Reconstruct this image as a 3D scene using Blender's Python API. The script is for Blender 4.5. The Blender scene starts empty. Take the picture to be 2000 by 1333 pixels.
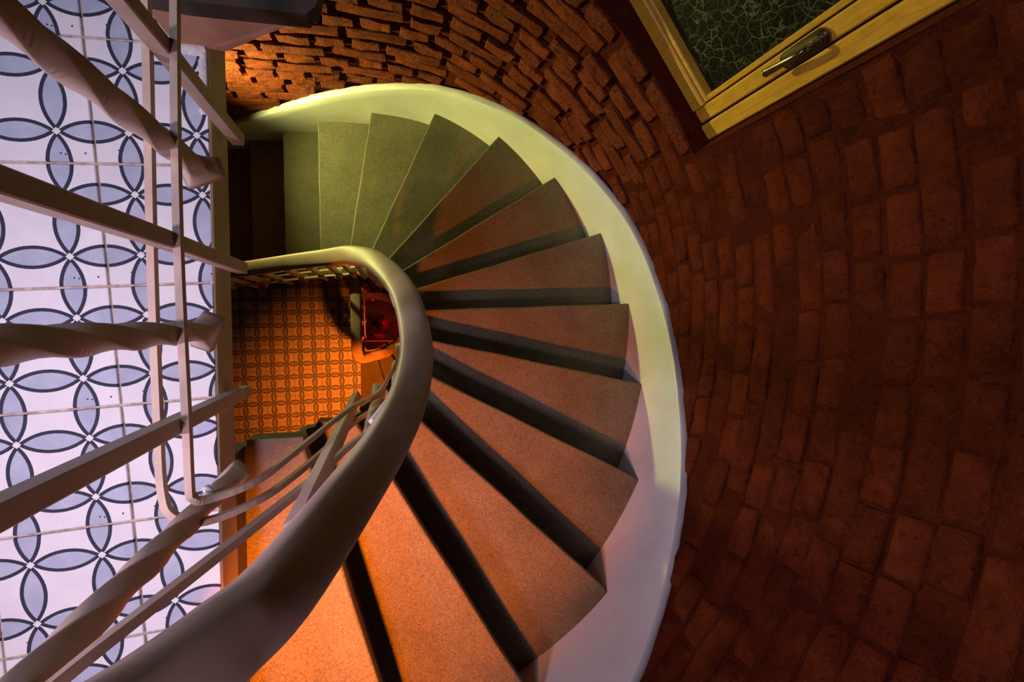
import bpy, math, random
import numpy as np
from mathutils import Matrix, Vector, noise
random.seed(7)
scene = bpy.context.scene
COL = scene.collection

# ------------------------------------------------------------------ camera
H = 0.9398                                   # camera height above the upper landing
XC = Vector((0.9697, 0.0011, 0.2441)); YC = Vector((0.0099, 0.9990, -0.0438))
ZC = XC.cross(YC).normalized(); YC = ZC.cross(XC).normalized(); XC.normalize()
cam_d = bpy.data.cameras.new('camera'); cam = bpy.data.objects.new('camera', cam_d); COL.objects.link(cam)
cam_d.sensor_width = 36.0; cam_d.lens = 939.62 / 2000 * 36.0
cam_d.clip_start = 0.01; cam_d.clip_end = 60
cam.matrix_world = Matrix(((XC.x, YC.x, ZC.x, 0), (XC.y, YC.y, ZC.y, 0), (XC.z, YC.z, ZC.z, H), (0, 0, 0, 1)))
scene.camera = cam
def project(P):
    d = Vector(P) - Vector((0, 0, H)); x, y, z = d.dot(XC), d.dot(YC), -d.dot(ZC)
    if z < 0.02: return None
    return (1000 + 939.62 * x / z, 666.5 - 939.62 * y / z, z)

# ------------------------------------------------------------------ world, exposure
w = bpy.data.worlds.new('world'); scene.world = w; w.use_nodes = True
w.node_tree.nodes['Background'].inputs[0].default_value = (0.30, 0.22, 0.30, 1)
w.node_tree.nodes['Background'].inputs[1].default_value = 0.012
vs = scene.view_settings
vs.view_transform = 'Standard'; vs.look = 'None'; vs.exposure = 0.0; vs.gamma = 1.0; vs.use_curve_mapping = False

# ------------------------------------------------------------------ lamps
def light(name, kind, loc, power, color, target=None, **kw):
    l = bpy.data.lights.new(name, kind); l.energy = power; l.color = color
    for k, v in kw.items(): setattr(l, k, v)
    o = bpy.data.objects.new(name, l); COL.objects.link(o); o.location = loc
    if target is not None:
        o.rotation_euler = (Vector(target) - Vector(loc)).to_track_quat('-Z', 'Y').to_euler()
    return o
# cool lamps over the upper landing, then an added lavender side fill
light('landing_lamp_blue', 'AREA', (-1.2, 0.6, 1.7), 4.9, (0.66, 0.76, 1.0), (-0.75, 0.3, 0), size=0.4, spread=math.radians(125))
light('landing_lamp_pink', 'AREA', (-0.62, -0.85, 2.2), 3.0, (1.0, 0.70, 0.86), (-0.52, -0.42, 0.3), size=0.3, spread=math.radians(60))
light('lavender_side_fill', 'AREA', (-1.35, -0.30, 1.22), 5.2, (0.95, 0.74, 1.0), (0.0, -0.2, 0.35), size=0.22, spread=math.radians(80))  # unseen fill added from the left to brighten the handrail
# warm orange lamp low beside the top of the flight, and its twin one floor down
light('orange_lamp', 'SPOT', (-0.14, -0.80, 0.56), 128, (1.0, 0.18, 0.008), (0.10, -0.57, -0.8), spot_size=math.radians(68), spot_blend=0.65, shadow_soft_size=0.025)
light('orange_lamp_lower', 'SPOT', (-0.05, -0.42, -1.60), 150, (1.0, 0.17, 0.008), (-0.06, -0.74, -3.1), spot_size=math.radians(86), spot_blend=1.0, shadow_soft_size=0.03)
# yellow wall lamp under the landing, throwing its light along the curved wall
light('yellow_lamp', 'SPOT', (-1.0, 0.96, -1.5), 112, (1.0, 0.97, 0.27), (1.0, 0.93, -1.30), spot_size=math.radians(146), spot_blend=1.0, shadow_soft_size=0.03)
# red lamp on the ground floor
light('red_lamp', 'POINT', (0.25, -0.2, -5.0), 22, (1.0, 0.05, 0.02), shadow_soft_size=0.05)

# ------------------------------------------------------------------ material helpers
class G:
    """small wrapper around a node tree"""
    def __init__(self, name):
        self.m = bpy.data.materials.new(name); self.m.use_nodes = True
        self.t = self.m.node_tree; self.b = self.t.nodes['Principled BSDF']
    def n(self, kind, **kw):
        x = self.t.nodes.new(kind)
        for k, v in kw.items(): setattr(x, k, v)
        return x
    def link(self, a, b): self.t.links.new(a, b)
    def math(self, op, a, b=None, clamp=False):
        x = self.n('ShaderNodeMath', operation=op, use_clamp=clamp)
        for i, v in enumerate((a, b)):
            if v is None: continue
            if isinstance(v, (int, float)): x.inputs[i].default_value = v
            else: self.link(v, x.inputs[i])
        return x.outputs[0]
    def coord(self, out='Object'): return self.n('ShaderNodeTexCoord').outputs[out]
    def noise(self, vec, scale, detail=4, rough=0.55, dist=0.0):
        x = self.n('ShaderNodeTexNoise'); self.link(vec, x.inputs['Vector'])
        x.inputs['Scale'].default_value = scale; x.inputs['Detail'].default_value = detail
        x.inputs['Roughness'].default_value = rough; x.inputs['Distortion'].default_value = dist
        return x.outputs['Fac']
    def voronoi(self, vec, scale, feature='F1', out='Distance'):
        x = self.n('ShaderNodeTexVoronoi', feature=feature); self.link(vec, x.inputs['Vector'])
        x.inputs['Scale'].default_value = scale
        return x.outputs[out]
    def ramp(self, fac, stops):
        x = self.n('ShaderNodeValToRGB'); self.link(fac, x.inputs[0])
        e = x.color_ramp.elements
        while len(e) < len(stops): e.new(0.5)
        for el, (p, c) in zip(e, stops):
            el.position = p; el.color = (c[0], c[1], c[2], 1) if not isinstance(c, (int, float)) else (c, c, c, 1)
        return x.outputs[0]
    def mix(self, fac, a, b, mode='MIX'):
        x = self.n('ShaderNodeMix', data_type='RGBA', blend_type=mode)
        for i, v in ((0, fac), (6, a), (7, b)):
            if isinstance(v, (int, float)): x.inputs[i].default_value = v
            elif isinstance(v, tuple): x.inputs[i].default_value = (v[0], v[1], v[2], 1)
            else: self.link(v, x.inputs[i])
        return x.outputs[2]
    def bump(self, h, strength, dist):
        x = self.n('ShaderNodeBump'); x.inputs['Strength'].default_value = strength; x.inputs['Distance'].default_value = dist
        self.link(h, x.inputs['Height']); self.link(x.outputs[0], self.b.inputs['Normal'])
    def base(self, c):
        if isinstance(c, tuple): self.b.inputs['Base Color'].default_value = (c[0], c[1], c[2], 1)
        else: self.link(c, self.b.inputs['Base Color'])
    def rough(self, v):
        if isinstance(v, (int, float)): self.b.inputs['Roughness'].default_value = v
        else: self.link(v, self.b.inputs['Roughness'])

def mat_tile():
    g = G('cement_tile'); co = g.coord(); sp = g.n('ShaderNodeSeparateXYZ'); g.link(co, sp.inputs[0])
    def q(s):
        a = g.math('ADD', s, 10.05); a = g.math('MODULO', a, 0.1); a = g.math('SUBTRACT', a, 0.05); return g.math('ABSOLUTE', a)
    # wobble so the printed lines are hand made
    x, y = q(sp.outputs[0]), q(sp.outputs[1])
    R_, W_ = 0.0760, 0.0188; c_ = R_ - W_ + 0.05
    def dist(a, b):
        b2 = g.math('SUBTRACT', b, c_)
        return g.math('SQRT', g.math('ADD', g.math('MULTIPLY', a, a), g.math('MULTIPLY', b2, b2)))
    d = g.math('MINIMUM', dist(x, y), dist(y, x))
    nz = g.noise(co, 420, 2); d = g.math('ADD', d, g.math('MULTIPLY', g.math('SUBTRACT', nz, 0.5), 0.0009))
    inside = g.math('LESS_THAN', d, R_); fill = g.math('LESS_THAN', d, R_ - 0.0056)
    dia = g.math('LESS_THAN', g.math('ADD', g.math('SUBTRACT', 0.05, x), g.math('SUBTRACT', 0.05, y)), 0.0062)
    cloud = g.noise(co, 16, 6, 0.6)
    info = g.n('ShaderNodeObjectInfo')
    blue = g.ramp(cloud, [(0.25, (0.31, 0.36, 0.47)), (0.75, (0.50, 0.54, 0.63))])
    white = g.ramp(cloud, [(0.2, (0.66, 0.66, 0.67)), (0.8, (0.80, 0.79, 0.79))])
    navy = g.ramp(nz, [(0.3, (0.018, 0.022, 0.04)), (0.8, (0.04, 0.045, 0.07))])
    col = g.mix(inside, white, navy); col = g.mix(fill, col, blue); col = g.mix(dia, col, white)
    # chips and pits
    v = g.voronoi(co, 55); big = g.noise(co, 23, 2)
    pit = g.math('MULTIPLY', g.math('LESS_THAN', v, 0.085), g.math('GREATER_THAN', big, 0.50))
    col = g.mix(pit, col, (0.05, 0.04, 0.04))
    tint = g.math('ADD', 0.92, g.math('MULTIPLY', info.outputs['Random'], 0.1))
    col = g.mix(1.0, col, tint, 'MULTIPLY')
    g.base(col); g.rough(g.ramp(cloud, [(0.2, 0.6), (0.8, 0.75)])); g.b.inputs['Specular IOR Level'].default_value = 0.2; g.bump(cloud, 0.15, 0.002)
    return g.m
def mat_simple(name, stops, scale, rough=0.5, bump=0.2, bscale=60, bdist=0.002, metal=0.0, coat=0.0):
    g = G(name); co = g.coord(); n = g.noise(co, scale, 6, 0.6)
    g.base(g.ramp(n, stops)); g.rough(rough); g.b.inputs['Metallic'].default_value = metal
    g.b.inputs['Coat Weight'].default_value = coat
    if bump: g.bump(g.noise(co, bscale, 5, 0.6), bump, bdist)
    return g.m
def mat_terrazzo(name, lo, hi):
    g = G(name); co = g.coord(); big = g.noise(co, 5, 5, 0.6)
    base = g.ramp(big, [(0.3, lo), (0.75, hi)])
    v = g.voronoi(co, 330, 'F1', 'Color'); s = g.n('ShaderNodeSeparateColor'); g.link(v, s.inputs[0])
    spk = g.ramp(s.outputs[0], [(0.0, 0.55), (0.28, 0.85), (0.55, 1.0), (0.8, 1.1), (1.0, 1.4)])
    col = g.mix(1.0, base, spk, 'MULTIPLY')
    v2 = g.voronoi(co, 27); pit = g.math('LESS_THAN', v2, 0.055)
    col = g.mix(g.math('MULTIPLY', pit, 0.85), col, (0.02, 0.015, 0.012))
    fine = g.noise(co, 700, 2)
    col = g.mix(0.4, col, g.ramp(fine, [(0.3, 0.6), (0.7, 1.3)]), 'MULTIPLY')
    g.base(col); g.rough(0.55); g.bump(fine, 0.12, 0.001); return g.m
def mat_brick(name, lo, hi, pit, fl=(0.30, 0.075, 0.030), cr_=0.5):
    g = G(name); co = g.coord('Object'); info = g.n('ShaderNodeObjectInfo')
    sh = g.n('ShaderNodeVectorMath', operation='ADD'); g.link(co, sh.inputs[0])
    mv = g.n('ShaderNodeVectorMath', operation='SCALE'); cb = g.n('ShaderNodeCombineXYZ')
    for i in range(3): g.link(info.outputs['Random'], cb.inputs[i])
    g.link(cb.outputs[0], mv.inputs[0]); mv.inputs['Scale'].default_value = 37.0; g.link(mv.outputs[0], sh.inputs[1])
    vec = sh.outputs[0]
    a = g.noise(vec, 14, 6, 0.65); b = g.noise(vec, 140, 4, 0.7); c = g.noise(vec, 45, 6, 0.75)
    col = g.ramp(a, [(0.25, lo), (0.75, hi)])
    col = g.mix(1.0, col, g.ramp(info.outputs['Random'], [(0, 0.8), (1, 1.15)]), 'MULTIPLY')
    crack = g.ramp(c, [(0.36, 0.12), (0.46, 1.0)])
    col = g.mix(cr_, col, crack, 'MULTIPLY')
    fleck = g.math('MULTIPLY', g.ramp(b, [(0.56, 0.0), (0.64, 1.0)]), pit)
    col = g.mix(g.math('MULTIPLY', fleck, 0.7), col, fl)
    g.base(col); g.rough(0.8); g.b.inputs['Specular IOR Level'].default_value = 0.06
    h = g.math('ADD', g.math('MULTIPLY', b, pit), c); g.bump(h, 1.0, 0.02); return g.m
def mat_wood(name, lo, hi, rough=0.45):
    g = G(name); co = g.coord(); mp = g.n('ShaderNodeMapping'); g.link(co, mp.inputs[0]); mp.inputs['Scale'].default_value = (9, 9, 1.0)
    n = g.noise(mp.outputs[0], 9, 6, 0.6, 1.5); k = g.noise(co, 30, 3)
    col = g.ramp(n, [(0.3, lo), (0.7, hi)]); col = g.mix(0.3, col, g.ramp(k, [(0.3, 0.6), (0.6, 1.0)]), 'MULTIPLY')
    g.base(col); g.rough(rough); g.bump(n, 0.15, 0.002); return g.m
def mat_glass():
    g = G('crackled_glass'); co = g.coord(); ns = g.n('ShaderNodeTexNoise'); g.link(co, ns.inputs['Vector'])
    ns.inputs['Scale'].default_value = 22; ns.inputs['Detail'].default_value = 3
    mx = g.n('ShaderNodeVectorMath', operation='MULTIPLY_ADD'); g.link(ns.outputs['Color'], mx.inputs[0])
    mx.inputs[1].default_value = (0.035, 0.035, 0.035); g.link(co, mx.inputs[2])
    d = g.voronoi(mx.outputs[0], 30, 'DISTANCE_TO_EDGE'); d2 = g.voronoi(mx.outputs[0], 60, 'DISTANCE_TO_EDGE')
    big = g.noise(co, 12, 2)
    l1 = g.ramp(d, [(0.0, 1.0), (0.045, 0.0)]); l2 = g.ramp(d2, [(0.0, 0.45), (0.04, 0.0)])
    l = g.math('MULTIPLY', g.math('MAXIMUM', l1, l2), g.ramp(big, [(0.35, 0.25), (0.65, 1.0)]))
    g.base(g.mix(l, (0.006, 0.007, 0.004), (0.16, 0.17, 0.10)))
    g.rough(0.3); g.b.inputs['Specular IOR Level'].default_value = 0.3
    g.bump(l, 0.3, 0.002); return g.m

M = {}
M['tile'] = mat_tile()
M['grout'] = mat_simple('grout', [(0.3, (0.30, 0.20, 0.14)), (0.7, (0.62, 0.52, 0.45))], 90, 0.9, 0.5, 200)
M['cream'] = mat_simple('cream_edge_paint', [(0.3, (0.42, 0.33, 0.20)), (0.7, (0.52, 0.42, 0.27))], 8, 0.5, 0.25, 40)
M['rail'] = mat_simple('cream_rail_paint', [(0.25, (0.40, 0.29, 0.215)), (0.5, (0.50, 0.37, 0.28)), (0.75, (0.55, 0.42, 0.325))], 14, 0.5, 0.12, 30, 0.002)
M['skirt'] = mat_simple('pale_skirting_paint', [(0.2, (0.60, 0.61, 0.60)), (0.6, (0.72, 0.73, 0.71)), (0.9, (0.78, 0.79, 0.77))], 6, 0.45, 0.2, 25, 0.003)
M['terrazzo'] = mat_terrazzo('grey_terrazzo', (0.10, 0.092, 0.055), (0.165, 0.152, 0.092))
M['riser'] = mat_terrazzo('shaded_terrazzo', (0.05, 0.05, 0.048), (0.085, 0.083, 0.08))  # tread terrazzo again, with the shade on the risers put into its colour
M['string'] = mat_simple('dark_olive_paint', [(0.3, (0.05, 0.05, 0.025)), (0.7, (0.10, 0.095, 0.05))], 20, 0.5, 0.3, 60)
M['brick'] = mat_brick('red_brick', (0.10, 0.015, 0.005), (0.25, 0.046, 0.015), 0.5)
M['rawlitbrick'] = mat_brick('raw_red_brick_lit', (0.16, 0.028, 0.010), (0.36, 0.076, 0.028), 1.0, (0.47, 0.15, 0.07), 0.75)  # raw eroded bricks, base colour also raised for a lamplit look
M['mortar'] = mat_brick('red_painted_mortar', (0.09, 0.013, 0.005), (0.17, 0.029, 0.009), 0.3)
M['plaster'] = mat_simple('brown_plaster', [(0.3, (0.40, 0.20, 0.11)), (0.7, (0.56, 0.30, 0.18))], 7, 0.75, 0.4, 50)
M['whiteplaster'] = mat_simple('white_plaster', [(0.3, (0.5, 0.47, 0.45)), (0.7, (0.75, 0.72, 0.7))], 30, 0.85, 0.9, 80, 0.006)
M['darkwood'] = mat_simple('dark_weathered_board', [(0.3, (0.02, 0.012, 0.007)), (0.5, (0.05, 0.031, 0.019)), (0.8, (0.11, 0.075, 0.05))], 9, 0.7, 0.5, 70)
M['wood'] = mat_wood('golden_wood', (0.58, 0.29, 0.02), (0.80, 0.46, 0.04))
M['glass'] = mat_glass()
M['bronze'] = mat_simple('dark_bronze', [(0.3, (0.20, 0.17, 0.11)), (0.7, (0.32, 0.28, 0.19))], 30, 0.28, 0.1, 120, 0.001, metal=1.0)
M['black'] = mat_simple('black_metal', [(0.3, (0.012, 0.012, 0.012)), (0.7, (0.03, 0.03, 0.03))], 30, 0.5, 0.1)
M['redcloth'] = mat_simple('red_cloth', [(0.3, (0.35, 0.02, 0.02)), (0.7, (0.65, 0.06, 0.05))], 15, 0.8, 0.6, 60, 0.006)
M['white'] = mat_simple('white_enamel', [(0.3, (0.7, 0.7, 0.72)), (0.7, (0.82, 0.82, 0.84))], 20, 0.35, 0.1)
M['stonefloor'] = mat_simple('dark_stone_floor', [(0.3, (0.012, 0.01, 0.01)), (0.7, (0.03, 0.025, 0.025))], 5, 0.6, 0.3)

# ------------------------------------------------------------------ object helpers
def mesh(name, v, f, m=None):
    me = bpy.data.meshes.new(name); me.from_pydata([tuple(map(float, p)) for p in v], [], [tuple(map(int, q)) for q in f]); me.update()
    if m: me.materials.append(M[m])
    return me
def link(name, me, parent=None, loc=(0, 0, 0), rot=None):
    o = bpy.data.objects.new(name, me); COL.objects.link(o)
    if parent is not None:
        o.parent = parent; o.location = Vector(loc) - parent.location
    else: o.location = loc
    if rot is not None: o.rotation_euler = rot
    return o
def part(name, v, f, m, parent=None, smooth=False):
    me = mesh(name, v, f, m)
    if smooth:
        for p_ in me.polygons: p_.use_smooth = True
    return link(name, me, parent)
def empty(name, loc, label, cat, group=None):
    o = bpy.data.objects.new(name, None); COL.objects.link(o); o.location = loc; o.empty_display_size = 0.1
    tag(o, label, cat, group); return o
def tag(o, label, cat=None, group=None, kind=None):
    o['label'] = label
    if cat: o['category'] = cat
    if group: o['group'] = group
    if kind: o['kind'] = kind
    return o
def box(x0, x1, y0, y1, z0, z1):
    v = [(x, y, z) for z in (z0, z1) for x, y in ((x0, y0), (x1, y0), (x1, y1), (x0, y1))]
    return v, [(3, 2, 1, 0), (4, 5, 6, 7), (0, 1, 5, 4), (1, 2, 6, 5), (2, 3, 7, 6), (3, 0, 4, 7)]
def prism(poly, z0, z1):
    n = len(poly); v = [(x, y, z0) for x, y in poly] + [(x, y, z1) for x, y in poly]
    f = [tuple(range(n - 1, -1, -1)), tuple(range(n, 2 * n))] + [(i, (i + 1) % n, n + (i + 1) % n, n + i) for i in range(n)]
    return v, f
def bev_box(cx, cy, cz, hx, hy, hz, b, ax=None):
    """box with chamfered edges; ax = 3 axes"""
    v = []; 
    for sx in (-1, 1):
        for sy in (-1, 1):
            for sz in (-1, 1):
                v += [(sx * (hx - b), sy * (hy - b), sz * hz), (sx * (hx - b), sy * hy, sz * (hz - b)), (sx * hx, sy * (hy - b), sz * (hz - b))]
    import bmesh
    bm = bmesh.new(); vs_ = [bm.verts.new(p) for p in v]; r = bmesh.ops.convex_hull(bm, input=vs_)
    bmesh.ops.recalc_face_normals(bm, faces=bm.faces[:]); bm.verts.index_update()
    out = [tuple(x.co) for x in bm.verts]; fs = [[x.index for x in fc.verts] for fc in bm.faces]; bm.free()
    if ax:
        out = [tuple(Vector((cx, cy, cz)) + ax[0] * p[0] + ax[1] * p[1] + ax[2] * p[2]) for p in out]
    else: out = [(p[0] + cx, p[1] + cy, p[2] + cz) for p in out]
    return out, fs
def cr(P, u):
    P = np.asarray(P, float); n = len(P); u = max(0.0, min(n - 1.0, u)); i = min(int(u), n - 2); s = u - i
    p1, p2 = P[i], P[i + 1]; p0 = P[i - 1] if i > 0 else 2 * p1 - p2; p3 = P[i + 2] if i + 2 < n else 2 * p2 - p1
    return 0.5 * (2 * p1 + (p2 - p0) * s + (2 * p0 - 5 * p1 + 4 * p2 - p3) * s * s + (3 * p1 - p0 - 3 * p2 + p3) * s ** 3)
def smooth_path(P, n):
    return [cr(P, t) for t in np.linspace(0, len(P) - 1, n)]
def sweep(path, prof, up=(0, 0, 1), cap=True, roll=None):
    """sweep a closed profile [(a,b)..]: a along side axis, b along up axis"""
    path = [Vector(p) for p in path]; v = []; f = []; n = len(prof)
    for i, p in enumerate(path):
        t = (path[min(i + 1, len(path) - 1)] - path[max(i - 1, 0)]).normalized()
        hz = Vector((t.x, t.y, 0))
        side = Vector((t.y, -t.x, 0)).normalized() if hz.length > 1e-4 else Vector((1, 0, 0))
        u = side.cross(t).normalized()
        for a, b in prof: v.append(p + side * a + u * b)
    for i in range(len(path) - 1):
        for j in range(n):
            k = (j + 1) % n; f.append((i * n + j, i * n + k, (i + 1) * n + k, (i + 1) * n + j))
    if cap: f.append(tuple(range(n - 1, -1, -1))); f.append(tuple(range((len(path) - 1) * n, len(path) * n)))
    return v, f
def merge(*ms):
    V = []; F = []
    for v, f in ms:
        o = len(V); V += list(v); F += [tuple(i + o for i in q) for q in f]
    return V, F
def clip(poly, nx, ny, c):
    """keep nx*x+ny*y<=c"""
    out = []
    for i in range(len(poly)):
        a, b = poly[i], poly[(i + 1) % len(poly)]; da = nx * a[0] + ny * a[1] - c; db = nx * b[0] + ny * b[1] - c
        if da <= 0: out.append(a)
        if (da < 0 < db) or (db < 0 < da):
            t = da / (da - db); out.append((a[0] + (b[0] - a[0]) * t, a[1] + (b[1] - a[1]) * t))
    return out

# ------------------------------------------------------------------ stair geometry
FLOOR = 3.079; RISE = FLOOR / 18; EDGE = -0.296
OUT = [(-1.6, -1.30), (-0.9, -1.30), (-0.30, -1.285), (0.076, -1.253), (0.404, -1.13), (0.700, -0.915), (0.905, -0.604), (1.008, -0.268), (1.034, 0.071), (0.974, 0.411),
       (0.800, 0.709), (0.550, 0.949), (0.237, 1.102), (-0.095, 1.142), (-0.395, 1.132), (-0.613, 1.118), (-0.838, 1.105), (-1.06, 1.095), (-1.28, 1.088),
       (-1.50, 1.082), (-1.72, 1.078), (-1.95, 1.075)]
def outer(k): return cr(OUT, k + 2.0)
RAIL = [(-0.245, -0.272), (-0.185, -0.266), (-0.098, -0.247), (-0.028, -0.194), (0.025, -0.136), (0.050, -0.056), (0.041, 0.034), (0.015, 0.103), (-0.037, 0.168),
        (-0.090, 0.206), (-0.154, 0.232), (-0.242, 0.241), (-0.392, 0.240), (-0.611, 0.224), (-0.832, 0.212), (-1.05, 0.205), (-1.27, 0.20), (-1.49, 0.20), (-1.71, 0.20)]
def rail(k): return cr(RAIL, k)
def inner(k):
    if k < 2: return cr([(EDGE, -0.268), (-0.186, -0.268), tuple(inner(2.0))], k) if k < 2 else None
    r_ = rail(k); o = outer(k) - r_; return r_ + 0.026 * o / np.hypot(*o)
def nz_(k): return -k * RISE
# arc length table along the outer path
KS = np.linspace(-2, 19, 2101); PTS = np.array([outer(k) for k in KS])
SS = np.r_[0, np.cumsum(np.hypot(*np.diff(PTS, axis=0).T))]
def k_of_s(s): return float(np.interp(s, SS, KS))
def s_of_k(k): return float(np.interp(k, KS, SS))
def frame_at(k):
    p = outer(k); t = outer(min(k + 0.05, 19)) - outer(max(k - 0.05, -2)); t = t / np.hypot(*t)
    return p, t, np.array([t[1], -t[0]])          # point, tangent, outward normal
def woff(k): return 0.031 + 0.017 * min(1, max(0, (k - 6.6) / 1.4))     # how deep the joints sit

# ---- curved brick wall (setting)
KA, KB, ZS, ZT = 7.34, 9.02, -0.442, 1.10          # window opening on the wall
def lump(p, s, a): return a * noise.noise(Vector(p) * s)
kcols = sorted(set([round(x, 3) for x in np.arange(-2, 19.01, 0.12)] + [KA, KB])); kcols = [k for k in kcols if not (0 < abs(k - KA) < 0.04 or 0 < abs(k - KB) < 0.04)]
zrows = sorted([z for z in np.arange(-3.05, 1.30, 0.06) if abs(z - ZS) > 0.02 and abs(z - ZT) > 0.02] + [ZS, ZT])
V = []; F = []
for k in kcols:
    p, t, n = frame_at(k)
    for z in zrows:
        edge = (k in (KA, KB)) or (z in (ZS, ZT))
        q = p + n * (woff(k) - (0.012 if edge and KA <= k <= KB and ZS <= z <= ZT else 0) + lump((p[0], p[1], z), 7, 0.004) + lump((p[0], p[1], z), 30, 0.0015))
        V.append((q[0], q[1], z))
nzr = len(zrows)
for i in range(len(kcols) - 1):
    for j in range(nzr - 1):
        if kcols[i] >= KA - 1e-6 and kcols[i + 1] <= KB + 1e-6 and zrows[j] >= ZS - 1e-6 and zrows[j + 1] <= ZT + 1e-6: continue
        F.append((i * nzr + j, i * nzr + j + 1, (i + 1) * nzr + j + 1, (i + 1) * nzr + j))
wall = part('wall_outer', V, F, 'mortar', smooth=True); tag(wall, 'curved red-painted brick wall wrapping round the stairwell', None, None, 'structure')
# window plane
WA = Vector((1.003, 0.58, 0)); WU = Vector((-0.593, 0.805, 0)).normalized(); WN = Vector((0.805, 0.593, 0)).normalized()   # WN outward
WW = 0.62
def wp(u, z, d=0.0): return WA + WU * u + WN * d + Vector((0, 0, z))
# reveals: sill, jambs, head in red plaster
kk = np.linspace(KA, KB, 13); V = []; F = []
for i, k in enumerate(kk):
    p, t, n = frame_at(k); q = p + n * (woff(k) - 0.014)
    a = wp(WW * i / 12, 0, 0.06)
    for j in range(5):
        u = j / 4; V.append((q[0] + (a.x - q[0]) * u, q[1] + (a.y - q[1]) * u, ZS + (0.004 * math.sin(i * 1.7 + j) if 0 < j < 4 else 0)))
for i in range(12):
    for j in range(4): F.append((i * 5 + j, (i + 1) * 5 + j, (i + 1) * 5 + j + 1, i * 5 + j + 1))
part('window_sill', V, F, 'mortar', wall, True)
for k, u in ((KA, 0.0), (KB, WW)):
    p, t, n = frame_at(k); q = p + n * (woff(k) - 0.014); a = wp(u, 0, 0.06); V = []; F = []
    zz = np.linspace(ZS, ZT, 12)
    for z in zz:
        for j in range(4): V.append((q[0] + (a.x - q[0]) * j / 3, q[1] + (a.y - q[1]) * j / 3, z))
    for i in range(11):
        for j in range(3): F.append((i * 4 + j, i * 4 + j + 1, (i + 1) * 4 + j + 1, (i + 1) * 4 + j))
    part('window_jamb', V, F, 'mortar', wall, True)

# ---- bricks
def brick_mesh(L, Hh, seed, rnd, m='brick', depth=0.05):
    rg = random.Random(seed); V = []; F = []
    j = lambda a: rg.uniform(-a, a)
    ringp = [(-1, -1), (-0.33, -1), (0.33, -1), (1, -1), (1, 0), (1, 1), (0.33, 1), (-0.33, 1), (-1, 1), (-1, 0)]; n = len(ringp)
    hx, hz = L / 2, Hh / 2
    jit = [(j(0.004), j(0.003)) for _ in ringp]
    for s, y in ((0, depth), (0, rnd * 1.1), (rnd, 0.0)):     # y positive = into wall
        for (a, b), (jx, jz) in zip(ringp, jit):
            cc = rnd * 0.25 if abs(a) == 1 and abs(b) == 1 else 0
            V.append((a * (hx - s) - math.copysign(cc, a) + jx, y + (j(0.003) if y < depth else 0), b * (hz - s) - math.copysign(cc, b if b else 1) * (1 if b else 0) + jz))
    V.append((-hx * 0.4, j(0.003) - 0.001, j(0.004))); V.append((hx * 0.4, j(0.003) - 0.001, j(0.004)))
    for r_ in range(2):
        for i in range(n):
            k = (i + 1) % n; F.append((r_ * n + i, r_ * n + k, (r_ + 1) * n + k, (r_ + 1) * n + i))
    b = 2 * n; c0, c1 = 3 * n, 3 * n + 1
    for i, k, c in ((8, 9, c0), (9, 0, c0), (0, 1, c0), (7, 8, c0), (2, 3, c1), (3, 4, c1), (4, 5, c1), (5, 6, c1)): F.append((b + i, b + k, c))
    F += [(b + 1, b + 2, c1, c0), (c0, c1, b + 6, b + 7)]
    me = mesh('brick', V, F, m)
    for p_ in me.polygons: p_.use_smooth = (m == 'brick' and p_.index >= 10)
    return me
def fix(me):
    import bmesh
    bm = bmesh.new(); bm.from_mesh(me); bmesh.ops.recalc_face_normals(bm, faces=bm.faces[:]); bm.to_mesh(me); bm.free(); return me
CH = 0.079
BM = {('h', 0): [fix(brick_mesh(0.122, 0.068, s, 0.0050, 'rawlitbrick')) for s in range(7)], ('s', 0): [fix(brick_mesh(0.248, 0.068, 50 + s, 0.0050, 'rawlitbrick')) for s in range(7)],
      ('h', 1): [fix(brick_mesh(0.128, 0.073, 100 + s, 0.006)) for s in range(7)], ('s', 1): [fix(brick_mesh(0.254, 0.073, 150 + s, 0.006)) for s in range(7)]}
LEN = {'h': 0.120, 's': 0.246}
bricks = []; rb = random.Random(21)
S0, S1 = s_of_k(0.9), s_of_k(16.2); SA, SB = s_of_k(KA), s_of_k(KB)
course = 0; ztop = 0.90
zc = ZS - 0.006 - CH / 2 + CH * 17
while zc > -2.5:
    s = S0 - rb.uniform(0, 0.2); mode = course % 2
    while s < S1:
        typ = ('h' if rb.random() < 0.82 else 's') if mode else ('s' if rb.random() < 0.5 else 'h')
        Lb = LEN[typ] * rb.uniform(0.94, 1.05)
        inop = zc + 0.02 > ZS and zc < ZT
        if inop and s < SA < s + Lb + 0.016:                    # cut the brick to end at the jamb
            Lb = SA - s - 0.004
            if Lb < 0.05: s = SB + 0.004; continue
        a = s; b = s + Lb; s = b + (rb.uniform(0.016, 0.032) if k_of_s(b) > 7.2 else rb.uniform(0.008, 0.016))
        if inop and a >= SA - 0.002 and a < SB: s = SB + 0.004; continue
        k = k_of_s((a + b) / 2); zl = nz_(k) + 0.255
        if zc + CH / 2 < zl + 0.02 or zc > 0.80: continue
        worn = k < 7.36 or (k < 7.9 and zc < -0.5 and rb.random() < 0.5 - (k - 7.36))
        if worn and rb.random() < 0.10: continue
        bricks.append((k, zc, typ, Lb, worn))
    zc -= CH; course += 1
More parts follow.
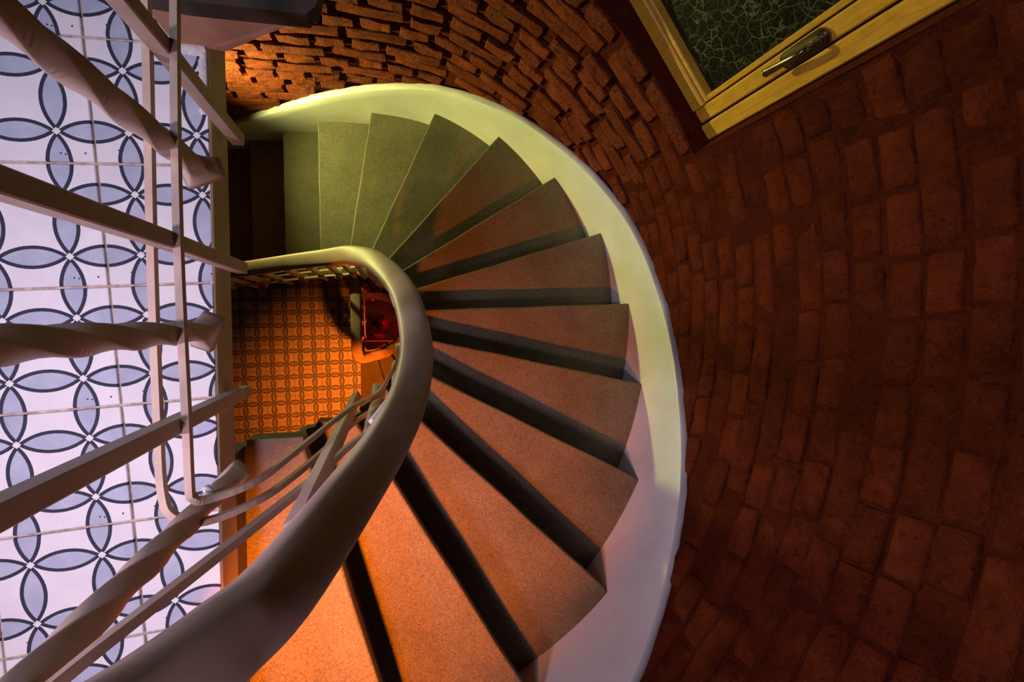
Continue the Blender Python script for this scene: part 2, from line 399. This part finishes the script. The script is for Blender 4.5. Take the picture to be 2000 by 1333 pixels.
def brick_xf(k, z, typ, Lb, worn):
    p, t, n = frame_at(k)
    off = woff(k) - (rb.uniform(0.003, 0.0075) if k > 5 else rb.uniform(0.005, 0.013)) if worn else min(woff(k) - 0.004, rb.uniform(0.024, 0.036))
    q = p + n * off + np.array([0, 0])
    az = math.atan2(-t[1], -t[0]) + rb.uniform(-0.02, 0.02)   # local x = -tangent, local y = outward
    m_ = Matrix(((-t[0], n[0], 0, q[0]), (-t[1], n[1], 0, q[1]), (0, 0, 1, z + rb.uniform(-0.004, 0.004)), (0, 0, 0, 1)))
    return m_ @ Matrix.Rotation(rb.uniform(-0.02, 0.02), 4, 'Y') @ Matrix.Rotation(rb.uniform(-0.025, 0.025), 4, 'Z') @ Matrix.Diagonal((Lb / LEN[typ], 1, 1, 1))
cand = []
for b in bricks:
    m_ = brick_xf(*b); pos = m_.translation; c = project(pos); size = 0
    if c and -60 < c[0] < 2060 and -60 < c[1] < 1393:
        if not (c[0] < 430 or (c[0] < 640 and c[1] < 20)): size = 1.0 / c[2] ** 2 * (1.6 if b[2] == 's' else 1)
    cand.append((size, rb.random(), b, m_))
cand.sort(key=lambda q: -q[0])
REST = {'brick': ([], []), 'rawlitbrick': ([], [])}
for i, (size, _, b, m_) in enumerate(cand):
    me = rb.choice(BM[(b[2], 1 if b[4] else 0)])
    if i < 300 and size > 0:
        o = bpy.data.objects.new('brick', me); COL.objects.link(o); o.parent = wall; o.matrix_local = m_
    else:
        RV, RF = REST['brick' if b[4] else 'rawlitbrick']; o0 = len(RV); RV += [tuple(m_ @ x.co) for x in me.vertices]; RF += [tuple(o0 + y for y in p_.vertices) for p_ in me.polygons]
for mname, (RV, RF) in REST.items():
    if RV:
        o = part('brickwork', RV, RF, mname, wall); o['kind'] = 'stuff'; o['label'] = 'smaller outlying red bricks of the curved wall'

# ---- window in the wall (setting)
win = bpy.data.objects.new('window_1', None); COL.objects.link(win); win.location = wp(WW / 2, ZS); win.empty_display_size = 0.1
tag(win, 'golden wooden window with crackled dark glass set in the brick wall', None, None, 'structure')
AX = (WU, WN, Vector((0, 0, 1)))
def wbox(name, u0, u1, z0, z1, d0, d1, m, parent, b=0.004):
    c = wp((u0 + u1) / 2, (z0 + z1) / 2, (d0 + d1) / 2)
    v, f = bev_box(c.x, c.y, c.z, abs(u1 - u0) / 2, abs(d1 - d0) / 2, abs(z1 - z0) / 2, b, AX); return part(name, v, f, m, parent)
zt = ZT
wbox('frame_stile', 0.0, 0.050, ZS, zt, -0.002, 0.055, 'wood', win)
wbox('frame_stile', WW - 0.05, WW, ZS, zt, -0.002, 0.055, 'wood', win)
wbox('frame_head', 0.05, WW - 0.05, zt - 0.05, zt, -0.002, 0.055, 'wood', win)
wbox('sash_stile', 0.056, 0.100, ZS, zt - 0.055, 0.006, 0.05, 'wood', win)
wbox('sash_stile', WW - 0.100, WW - 0.056, ZS, zt - 0.055, 0.006, 0.05, 'wood', win)
wbox('sash_bottom_rail', 0.1005, WW - 0.1005, ZS, ZS + 0.055, 0.0, 0.05, 'wood', win)
wbox('glazing_bead', 0.104, 0.120, ZS + 0.06, zt - 0.1, 0.012, 0.05, 'wood', win, 0.003)
wbox('glazing_bead', 0.104, WW - 0.104, ZS + 0.0555, ZS + 0.070, 0.008, 0.05, 'wood', win, 0.003)
wbox('pane', 0.1005, WW - 0.1005, ZS + 0.056, zt - 0.09, 0.036, 0.044, 'glass', win, 0.001)
# espagnolette handle: stepped oval plate, boss and lever
def oval(u, z, hw, hh, d0, d1, n=28):
    pts = []
    for i in range(n):
        a = 2 * math.pi * i / n; cx_, cz_ = math.cos(a), math.sin(a)
        pts.append((u + hw * cx_, z + math.copysign(hh - hw, cz_) * (1 if abs(cz_) > 1e-6 else 0) + hw * cz_))
    v = [wp(a, b, d0) for a, b in pts] + [wp(a, b, d1) for a, b in pts]
    return v, [tuple(range(n)), tuple(range(2 * n - 1, n - 1, -1))] + [(i, n + i, n + (i + 1) % n, (i + 1) % n) for i in range(n)]
v, f = merge(oval(0.076, -0.028, 0.022, 0.068, 0.006, -0.001), oval(0.076, -0.028, 0.018, 0.062, -0.001, -0.005), oval(0.076, -0.028, 0.013, 0.054, -0.005, -0.008), oval(0.076, -0.028, 0.008, 0.045, -0.008, -0.011))
hd = part('handle_plate', v, f, 'bronze', win); hd['label'] = 'dark bronze stepped oval handle plate'
lp = [wp(0.076, 0.002, d) for d in (-0.008, -0.02, -0.034)] + [wp(0.076, -0.008, -0.042), wp(0.077, -0.03, -0.045), wp(0.079, -0.065, -0.044), wp(0.081, -0.10, -0.041), wp(0.082, -0.118, -0.040)]
lp = [Vector(q) for q in smooth_path([tuple(q) for q in lp], 22)]
V = []; F = []
for i, q in enumerate(lp):
    t = (lp[min(i + 1, 21)] - lp[max(i - 1, 0)]).normalized(); a = WU; b = t.cross(a).normalized(); u = i / 21
    ra = 0.0055 + 0.0045 * max(0, u - 0.35) * 2; rbb = 0.0055 - 0.001 * u
    if i in (0, 21): ra *= 0.5; rbb *= 0.5
    for j in range(10): V.append(q + a * ra * math.cos(j * math.pi / 5) + b * rbb * math.sin(j * math.pi / 5))
for i in range(21):
    for j in range(10): F.append((i * 10 + j, i * 10 + (j + 1) % 10, (i + 1) * 10 + (j + 1) % 10, (i + 1) * 10 + j))
F += [tuple(range(10)), tuple(range(219, 209, -1))]
lv = part('lever', V, F, 'bronze', None, True); lv.parent = hd; lv.location = Vector((0, 0, 0)) - hd.location - win.location; lv['label'] = 'dark bronze lever'

# ---- floors
def make_floor(name, label, z, edge, org, rot, xr, yr, thick, extra_clip=None, holes=()):
    """slab + individually laid patterned tiles"""
    v, f = box(xr[0], edge - 0.004, yr[0], yr[1], z - thick, z - 0.004)
    fl = part(name, v, f, 'grout'); tag(fl, label, None, None, 'structure')
    v, f = bev_box(edge - 0.004, (yr[0] + yr[1]) / 2, z - thick / 2 - 0.001, 0.004, (yr[1] - yr[0]) / 2, thick / 2, 0.003)
    part('edge_band', v, f, 'cream', fl)
    ca, sa = math.cos(rot), math.sin(rot); T = 0.2; g = 0.0022; h = T / 2 - g
    sq = [(-h, -h), (h, -h), (h, h), (-h, h)]
    def tilemesh(poly):
        n = len(poly); cxy = (sum(p_[0] for p_ in poly) / n, sum(p_[1] for p_ in poly) / n); b = 0.0012
        ins = [(p_[0] + (cxy[0] - p_[0]) * b / 0.1, p_[1] + (cxy[1] - p_[1]) * b / 0.1) for p_ in poly]
        v = [(x, y, -0.006) for x, y in poly] + [(x, y, -0.001) for x, y in poly] + [(x, y, 0) for x, y in ins]
        f = [tuple(range(2 * n, 3 * n))] + [(r_ * n + i, r_ * n + (i + 1) % n, (r_ + 1) * n + (i + 1) % n, (r_ + 1) * n + i) for r_ in range(2) for i in range(n)]
        return mesh('tile', v, f, 'tile')
    full = tilemesh(sq)
    for i in range(-12, 13):
        for j in range(-14, 14):
            u, vv = 0.05 + i * T, 0.05 + j * T          # tile centre in grid coordinates
            cx_, cy_ = org[0] + u * ca - vv * sa, org[1] + u * sa + vv * ca
            if cx_ < xr[0] + 0.1 or cx_ > edge + 0.16 or cy_ < yr[0] + 0.11 or cy_ > yr[1] - 0.11: continue
            # clip against x<=edge in local coords : ca*x - sa*y <= edge-cx
            poly = clip(sq, ca, -sa, edge - 0.003 - cx_)
            if len(poly) < 3: continue
            ar = abs(sum(poly[a][0] * poly[(a + 1) % len(poly)][1] - poly[(a + 1) % len(poly)][0] * poly[a][1] for a in range(len(poly)))) / 2
            if ar < 0.0006: continue
            me = full if ar > 4 * h * h * 0.999 else tilemesh(poly)
            link('tile', me, fl, (cx_, cy_, z + random.uniform(-0.0006, 0.0006)), (random.uniform(-0.003, 0.003), random.uniform(-0.003, 0.003), rot))
    return fl
fu = make_floor('floor_upper', 'white and blue petal-patterned tile floor of the upper landing', 0.0, EDGE, (-0.628, 0.495), math.radians(3.3), (-1.75, EDGE), (-1.28, 1.06), 0.09)
fl2 = make_floor('floor_lower', 'petal-patterned tile floor of the landing below glowing orange', -FLOOR, -0.235, (-1.091, 0.047), math.radians(1.085), (-2.2, -0.235), (-1.28, 1.06), 0.09)
v, f = box(-2.2, 1.4, -1.5, 1.4, -2 * FLOOR - 0.1, -2 * FLOOR); o = part('floor_ground', v, f, 'stonefloor'); tag(o, 'dark stone floor far down at the bottom of the well', None, None, 'structure')

# ---- stairs
def staircase(dx, dz, label, kmax=17):
    st = empty('staircase', (dx + 0.4, 0, dz - FLOOR), label, 'staircase')
    sh = lambda V: [(p_[0] + dx, p_[1], p_[2] + dz) for p_ in V]
    def back_n(k):
        d = outer(k) - inner(k); d /= np.hypot(*d); n = np.array([-d[1], d[0]])
        m_ = (outer(k - 0.5) + inner(k - 0.5)) / 2 - (outer(k) + inner(k)) / 2
        return n if n @ m_ > 0 else -n
    for k in range(1, kmax + 1):
        z = nz_(k); bn = back_n(k); I, O = inner(k), outer(k)
        if k == 1: bI, bO = np.array([EDGE - 0.03, -0.268]), np.array([EDGE - 0.03, -1.284]); mids_o = [outer(x) for x in np.linspace(0.9, 0.05, 5)]; mids_i = []
        else:
            q = back_n(k - 1) * 0.03; bI, bO = inner(k - 1) + q * 0.5, outer(k - 1) + q * 0.0
            mids_o = [outer(x) for x in np.linspace(k - 0.1, k - 0.95, 7)]; mids_i = [inner(x) for x in np.linspace(k - 0.9, k - 0.1, 5)]
        rows = []
        NS = 9
        for off, dzz in ((0.0055, 0), (0.0016, -0.0016), (0, -0.0055), (0, -0.036), (0.004, -0.042), (0.03, -0.042)):
            rows.append([(*(I + (O - I) * (i / (NS - 1)) + bn * (off + 0.0012 * math.sin(i * 2.1 + k))), z + dzz) for i in range(NS)])
        V = []; F = []
        for r_ in rows: V += r_
        for a in range(len(rows) - 1):
            for i in range(NS - 1): F.append((a * NS + i, (a + 1) * NS + i, (a + 1) * NS + i + 1, a * NS + i + 1))
        loop = list(mids_o) + [bO] + ([outer(k - 1) + back_n(k - 1) * 0.04, inner(k - 1) + back_n(k - 1) * 0.04] if k > 1 else []) + [bI] + list(mids_i)
        o0 = len(V); V += [(q[0], q[1], z) for q in loop]; o1 = len(V); V += [(q[0], q[1], z - 0.042) for q in loop]; nl = len(loop)
        F.append(tuple(range(NS)) + tuple(range(o0, o0 + nl)))
        for i in range(nl - 1): F.append((o0 + i, o1 + i, o1 + i + 1, o0 + i + 1))
        F.append((NS - 1, 3 * NS + NS - 1, o1, o0)); F.append((o0 + nl - 1, o1 + nl - 1, 3 * NS, 0))
        part('tread', sh(V), F, 'terrazzo', st)
    for k in range(0, kmax + 1):
        z = nz_(k); bn = back_n(k) if k else np.array([-1, 0]); I = inner(k) if k else np.array([EDGE, -0.268]); O = outer(k) if k else np.array([EDGE, -1.28])
        a = 0.02 if k else 0.006; b_ = a + 0.03; zb = z - RISE if k < 17 else z - RISE
        ztop_ = z - (0.04 if k else 0.091)
        P = [I + bn * a, O + bn * a, O + bn * b_, I + bn * b_]
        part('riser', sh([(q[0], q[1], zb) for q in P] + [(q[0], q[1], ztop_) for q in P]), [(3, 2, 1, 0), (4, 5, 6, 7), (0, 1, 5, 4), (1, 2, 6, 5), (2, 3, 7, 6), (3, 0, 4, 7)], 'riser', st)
    # outer skirting with a rounded ledge on top
    V = []; F = []; ks = np.arange(-0.2, kmax + 0.6, 0.08)
    prof = [(0.0, -0.33), (-0.0, 0.0), (0.0, 0.18), (0.0, 0.247), (0.0025, 0.253), (0.008, 0.256), (0.026, 0.257), (0.034, 0.254), (0.045, 0.20)]
    for k in ks:
        p, t, n = frame_at(k)
        for i, (a, b) in enumerate(prof):
            wob = (lump((k * 2.3, 0.3, i), 1.0, 0.004) + lump((k * 9, 1.3, 0), 1.0, 0.002)) if i >= 3 else lump((k * 1.7, b * 6, 4), 1.0, 0.004) if i == 2 else 0
            q = p + n * (a + (lump((k * 14, a * 60, 2), 1.0, 0.003) if i in (6, 7) else 0) + (wob * 0.5 if i in (2, 3) else 0))
            V.append((q[0], q[1], nz_(k) + b + wob))
    m_ = len(prof); NV = len(V); V += V[:]          # second copy of the vertices keeps the ledge corner crisp
    for i in range(len(ks) - 1):
        for j in range(4, m_ - 1): F.append((NV + i * m_ + j, NV + (i + 1) * m_ + j, NV + (i + 1) * m_ + j + 1, NV + i * m_ + j + 1))
        for j in range(4): F.append((i * m_ + j, (i + 1) * m_ + j, (i + 1) * m_ + j + 1, i * m_ + j + 1))
    o = part('skirting', sh(V), F, 'skirt', st, True); o['label'] = 'pale painted skirting with a narrow ledge'
    # stepped inner string
    ms = []
    for k in range(1, kmax + 1):
        pts = [inner(x) for x in np.linspace(k, k - 1, 7)]; V = []; F = []
        for i, q in enumerate(pts):
            rr = rail(k - i / 6) if k > 1 else q + np.array([0, 0.02])
            d = rr - q; d = d / max(1e-6, np.hypot(*d)); b_ = q + d * 0.014
            zt_ = nz_(k) + 0.005; zb = nz_(k) - 0.05
            V += [(q[0], q[1], zb), (q[0], q[1], zt_), (b_[0], b_[1], zt_), (b_[0], b_[1], zb)]
        for i in range(6):
            for j in range(4): F.append((i * 4 + j, i * 4 + (j + 1) % 4, (i + 1) * 4 + (j + 1) % 4, (i + 1) * 4 + j))
        F += [(0, 1, 2, 3), (27, 26, 25, 24)]
        o = part('string_step', sh(V), F, 'string', st); o['label'] = 'dark olive step end of the inner string'
    return st
staircase(0, 0, 'winding terrazzo staircase turning down along the curved brick wall')
staircase(0.062, -FLOOR, 'lower terrazzo staircase glimpsed down the open well')

# ---- railing
def handrail_path():
    P = [(-0.271, 0.44, 0.930), (-0.271, 0.25, 0.930), (-0.271, 0.05, 0.930), (-0.271, -0.14, 0.925), (-0.272, -0.20, 0.88), (-0.262, -0.245, 0.78), (-0.228, -0.256, 0.695), (-0.186, -0.250, 0.632), (-0.153, -0.246, 0.594), (-0.124, -0.240, 0.552), (-0.092, -0.233, 0.482)]
    for k in np.arange(3, 18.6, 0.5):
        q = rail(min(k, 18)); P.append((q[0], q[1], 0.80 + nz_(min(k, 17.6))))
    return P
def low_bar_line(h):
    """centre line of the bars: h=lower (0.245) or upper"""
    return
LOW = [(-0.271, 0.44, 0.245), (-0.271, 0.30, 0.245), (-0.271, 0.10, 0.247), (-0.271, -0.10, 0.245), (-0.270, -0.215, 0.246), (-0.262, -0.243, 0.243), (-0.238, -0.254, 0.232), (-0.190, -0.246, 0.195), (-0.160, -0.238, 0.11), (-0.120, -0.226, -0.04), (-0.078, -0.208, -0.16)]
UPP = [(-0.271, 0.44, 0.64), (-0.271, 0.10, 0.64), (-0.271, -0.15, 0.64), (-0.268, -0.235, 0.625), (-0.245, -0.258, 0.59), (-0.205, -0.245, 0.53), (-0.170, -0.236, 0.44), (-0.105, -0.222, 0.24), (-0.066, -0.205, 0.14)]
for k in np.arange(3, 18.1, 0.5):
    q = rail(k); LOW.append((q[0], q[1], 0.245 + nz_(k))); UPP.append((q[0], q[1], 0.58 + nz_(k)))
def offset_path(P, a):
    out = []
    for i, p_ in enumerate(P):
        q0, q1 = P[max(0, i - 1)], P[min(len(P) - 1, i + 1)]; t = np.array([q1[0] - q0[0], q1[1] - q0[1]]); t /= max(1e-9, np.hypot(*t)); n = np.array([t[1], -t[0]])
        out.append((p_[0] + n[0] * a, p_[1] + n[1] * a, p_[2]))
    return out
RW, RH = 0.033, 0.024
HPROF = []
for a in np.linspace(0, 180, 11):          # domed top
    HPROF.append((RW * math.cos(math.radians(a)) * (1 if 20 < a < 160 else 0.985), 0.006 + (RH - 0.006) * math.sin(math.radians(a)) ** 0.55))
HPROF += [(-RW, 0.0), (-RW * 0.93, -0.012), (-RW * 0.62, -0.020), (RW * 0.62, -0.020), (RW * 0.93, -0.012), (RW, 0.0)]
HPROF = HPROF[::-1]
def square_baluster(parent, x, y, z0, z1, ang, s=0.0105, shx=None):
    b = 0.0016; pr = [(-s, -s + b), (-s + b, -s), (s - b, -s), (s, -s + b), (s, s - b), (s - b, s), (-s + b, s), (-s, s - b)]
    ca, sa = math.cos(ang), math.sin(ang); V = []; F = []
    for i, z in enumerate(np.linspace(z0, z1, 4)):
        wob = 0.0012 * math.sin(i * 2 + x * 90 + y * 50)
        V += [(x + ca * a - sa * c + wob, y + sa * a + ca * c + wob, z) for a, c in pr]
    for i in range(3):
        for j in range(8): F.append((i * 8 + j, i * 8 + (j + 1) % 8, (i + 1) * 8 + (j + 1) % 8, (i + 1) * 8 + j))
    F += [tuple(range(7, -1, -1)), tuple(range(24, 32))]
    return part('square_baluster', V, F, 'rail', parent)
def twisted_baluster(parent, x, y, z0, z1, ang, ph, s=0.0125):
    cs = [(-s, -s), (s, -s), (s, s), (-s, s)]; n = max(12, int((z1 - z0) / 0.010)); V = []; F = []
    for e in range(4):
        o0 = len(V)
        for i in range(n + 1):
            z = z0 + (z1 - z0) * i / n; h = z - z0
            tw = ang + (ph + max(0, h - 0.03) * math.pi / 2 / 0.10); fx = fy = 1.0
            if h < 0.04:
                q_ = (1 - h / 0.04) ** 1.5; fx = 1 + 1.35 * q_; fy = 1 + 0.45 * q_
            ca, sa = math.cos(tw), math.sin(tw)
            for m_ in range(4):                      # across one face, edges slightly eased
                t = (0.0, 0.12, 0.88, 1.0)[m_]; (ax_, ay_), (bx_, by_) = cs[e], cs[(e + 1) % 4]
                a2, c2 = (ax_ + (bx_ - ax_) * t) * fx, (ay_ + (by_ - ay_) * t) * fy
                g_ = 0.90 if m_ in (0, 3) else 1.0; a2 *= g_; c2 *= g_
                V.append((x + ca * a2 - sa * c2, y + sa * a2 + ca * c2, z))
        for i in range(n):
            for m_ in range(3): F.append((o0 + i * 4 + m_, o0 + i * 4 + m_ + 1, o0 + (i + 1) * 4 + m_ + 1, o0 + (i + 1) * 4 + m_))
        V.append((x, y, z0 - 0.004)); c = len(V) - 1
        F += [(o0 + m_ + 1, o0 + m_, c) for m_ in range(3)]
        V.append((x, y, z1)); c = len(V) - 1
        F += [(o0 + n * 4 + m_, o0 + n * 4 + m_ + 1, c) for m_ in range(3)]
    return part('twisted_baluster', V, F, 'rail', parent, True)
def weld(parent, x, y, z, r_=0.009):
    V = []; F = []
    for i in range(5):
        a = math.pi * i / 4
        for j in range(8):
            t = 2 * math.pi * j / 8; q = r_ * (1 + 0.25 * math.sin(j * 2.3 + i))
            V.append((x + q * math.sin(a) * math.cos(t), y + q * math.sin(a) * math.sin(t), z + q * 0.7 * math.cos(a)))
    for i in range(4):
        for j in range(8): F.append((i * 8 + j, (i + 1) * 8 + j, (i + 1) * 8 + (j + 1) % 8, i * 8 + (j + 1) % 8))
    return part('weld', V, F, 'white', parent, True)
def railing(dx, dz, label, detail=True):
    rl = empty('stair_railing', (-0.27 + dx, -0.25, dz), label, 'railing')
    T = lambda P: [(p_[0] + dx, p_[1], p_[2] + dz) for p_ in P]
    v, f = sweep(smooth_path(T(handrail_path()), 260), HPROF); o = part('handrail', v, f, 'rail', rl, True); o['label'] = 'thick rounded cream handrail'
    bp = [(-0.0042, -0.0058), (0.0042, -0.0058), (0.0042, 0.0058), (-0.0042, 0.0058)]
    def wav(P, ph): return [(q[0] + 0.0016 * math.sin(i * 0.31 + ph), q[1] + 0.0012 * math.sin(i * 0.23 + ph), q[2] + 0.002 * math.sin(i * 0.27 + 2 * ph)) for i, q in enumerate(P)]
    for a, ph in ((0.0152, 0.3), (-0.0152, 2.1)):
        v, f = sweep(wav(smooth_path(offset_path(T(LOW), a), 220), ph), bp); part('lower_bar', v, f, 'rail', rl)
    for a, ph in ((-0.004, 1.3),):
        v, f = sweep(wav(smooth_path(offset_path(T(UPP), a), 220), ph), bp); part('upper_bar', v, f, 'rail', rl)
    x = -0.271 + dx
    for y in (0.335, 0.097, -0.137): square_baluster(rl, x, y, dz - 0.068, dz + 0.915, 0.0)
    for y, ph in ((0.220, 0.4), (-0.019, 1.2)): twisted_baluster(rl, x, y, dz + 0.115, dz + 0.915, 0.0, ph)
    twisted_baluster(rl, -0.256 + dx, -0.262, dz + 0.07, dz + 0.70, 0.6, 0.2, 0.0125)
    # balusters down the flight
    ks = [2.05, 2.9, 3.75, 4.6, 5.45, 6.3, 7.15, 8.0, 8.85, 9.7, 10.5, 11.2, 11.85, 12.4, 12.93, 13.46, 14.0, 14.53, 15.06, 15.6, 16.1, 16.6]
    for i, k in enumerate(ks):
        q = rail(k); q2 = rail(k + 0.05); ang = math.atan2(q2[1] - q[1], q2[0] - q[0]); z = nz_(k)
        if k == 2.05: q = np.array([-0.094, -0.212])
        if i % 2 == 0: square_baluster(rl, q[0] + dx, q[1], z - 0.10 + dz, z + 0.772 + dz, ang)
        else: twisted_baluster(rl, q[0] + dx, q[1], z + 0.12 + dz, z + 0.772 + dz, ang, i * 0.7)
    return rl
r1 = railing(0, 0, 'cream iron railing with a thick curved handrail beside the winding stairs')
for q in ((-0.262, -0.252, 0.158), (-0.245, -0.246, 0.205), (-0.100, -0.221, 0.235)): weld(r1, *q)
# small white packing plates under the handrail
for k, s in ((3.55, 1), (6.35, 1), (10.2, 1)):
    q = rail(k); t = rail(k + 0.1) - rail(k - 0.1); t /= np.hypot(*t); n = np.array([-t[1], t[0]])
    c = q + n * 0.020; zc = 0.80 + nz_(k) - 0.030
    v, f = bev_box(c[0], c[1], zc, 0.026, 0.014, 0.006, 0.002, (Vector((t[0], t[1], -0.9)).normalized(), Vector((n[0], n[1], 0)), Vector((t[0] * 0.9, t[1] * 0.9, 1)).normalized()))
    o = part('packing_plate', v, f, 'white', r1); o['label'] = 'white packing plate'
railing(0.066, -FLOOR, 'lower landing railing seen down the open well')

# ---- stone ledge at the end of the upper landing
lg = empty('masonry_ledge', (-0.25, 0.6, 0.0), 'low brown plaster ledge with a dark weathered top slab at the landing end', 'ledge')
Y0, Y1 = 0.460, 0.80
prof = [(-0.345, 0.0), (-0.300, 0.0), (-0.272, -0.004), (-0.235, 0.030), (-0.195, 0.066), (-0.150, 0.100), (-0.150, 0.112), (-0.345, 0.112)]
V = []; n = len(prof)
ys = np.linspace(Y0, Y1, 6)
for y in ys: V += [(x, y + lump((x * 20, z * 20, y), 1, 0.004), z) for x, z in prof]
F = [tuple(range(n))] + [tuple(range(6 * n - 1, 5 * n - 1, -1))]
for i in range(5):
    for j in range(n): F.append((i * n + j, (i + 1) * n + j, (i + 1) * n + (j + 1) % n, i * n + (j + 1) % n))
o = part('plaster_corbel', V, F, 'plaster', lg)
V = []; F = []
pts = [(-0.352, 0.452), (-0.28, 0.449), (-0.20, 0.452), (-0.118, 0.455), (-0.104, 0.47), (-0.088, 0.53), (-0.08, 0.62), (-0.08, 0.82), (-0.352, 0.82)]
v, f = prism(pts, 0.112, 0.148); o = part('top_slab', v, f, 'darkwood', lg); o['label'] = 'dark weathered slab'
# ragged plaster at the foot of the ledge
V = []; F = []; N = 14
for i in range(N + 1):
    u = i / N; x = -0.345 + 0.046 * u; a = 0.010 + 0.006 * noise.noise(Vector((i * 0.9, 0, 0))); V += [(x, 0.466, 0.0005), (x, 0.466, 0.010), (x, 0.46 - a, 0.0035), (x, 0.455 - a, 0.0005)]
for i in range(N):
    for j in range(3): F.append((i * 4 + j, i * 4 + j + 1, (i + 1) * 4 + j + 1, (i + 1) * 4 + j))
part('plaster_fillet', V, F, 'whiteplaster', lg, True)
V = []; F = []; N = 18
for i in range(N + 1):
    u = i / N; y = 0.462 - 0.115 * u; a = 0.012 + 0.008 * noise.noise(Vector((i * 0.8, 5, 0))); V += [(EDGE - 0.002, y, 0.0), (EDGE - 0.003, y, 0.004), (EDGE - a, y, 0.004), (EDGE - a - 0.004, y, 0.0003)]
for i in range(N):
    for j in range(3): F.append((i * 4 + j, (i + 1) * 4 + j, (i + 1) * 4 + j + 1, i * 4 + j + 1))
part('plaster_patch', V, F, 'whiteplaster', lg, True)

# ---- things on the ground floor, seen through the well
GZ = -2 * FLOOR
def heap(cx_, cy_, rx, ry, h, seed):
    V = [(cx_, cy_, GZ + h)]; F = []; NR, NA = 7, 22
    for i in range(1, NR + 1):
        u = i / NR
        for j in range(NA):
            a = 2 * math.pi * j / NA; rr = 1 + 0.25 * noise.noise(Vector((math.cos(a) * 1.5 + seed, math.sin(a) * 1.5, u)))
            z = GZ + h * (1 - u ** 1.6) * (1 + 0.5 * noise.noise(Vector((math.cos(a) * u * 3, math.sin(a) * u * 3, seed))))
            V.append((cx_ + rx * u * rr * math.cos(a), cy_ + ry * u * rr * math.sin(a), max(GZ + 0.002, z) if i < NR else GZ + 0.001))
    for j in range(NA): F.append((0, 1 + j, 1 + (j + 1) % NA))
    for i in range(NR - 1):
        for j in range(NA): F.append((1 + i * NA + j, 1 + (i + 1) * NA + j, 1 + (i + 1) * NA + (j + 1) % NA, 1 + i * NA + (j + 1) % NA))
    return V, F
for (hx_, hy_, rx_, ry_, hh_, sd_), lb in (((-0.11, -0.05, 0.09, 0.10, 0.42, 3.1), 'tall peaked red cloth bundle far down the well'), ((0.15, -0.10, 0.11, 0.14, 0.26, 8.4), 'wide red cloth bundle partly under the handrail far down the well'),
        ((-0.20, -0.235, 0.12, 0.045, 0.16, 5.7), 'small flat red cloth bundle far down beside the landing rail')):
    v, f = heap(hx_, hy_, rx_, ry_, hh_, sd_); o = part('cloth_bundle', v, f, 'redcloth', None, True); tag(o, lb, 'cloth', 'red cloth bundles at the bottom of the well')
v, f = box(-0.42, 0.10, -0.46, -0.30, GZ + 0.0, GZ + 0.10)
bx = empty('low_box', (-0.16, -0.38, GZ), 'low white-rimmed black box beside the red cloth at the bottom of the well', 'box')
part('box_body', v, f, 'black', bx)
for q in (box(-0.425, 0.105, -0.312, -0.298, GZ + 0.10, GZ + 0.112), box(-0.425, 0.105, -0.462, -0.448, GZ + 0.10, GZ + 0.112), box(-0.425, -0.411, -0.448, -0.312, GZ + 0.10, GZ + 0.112), box(0.091, 0.105, -0.448, -0.312, GZ + 0.10, GZ + 0.112)):
    part('rim', q[0], q[1], 'white', bx)
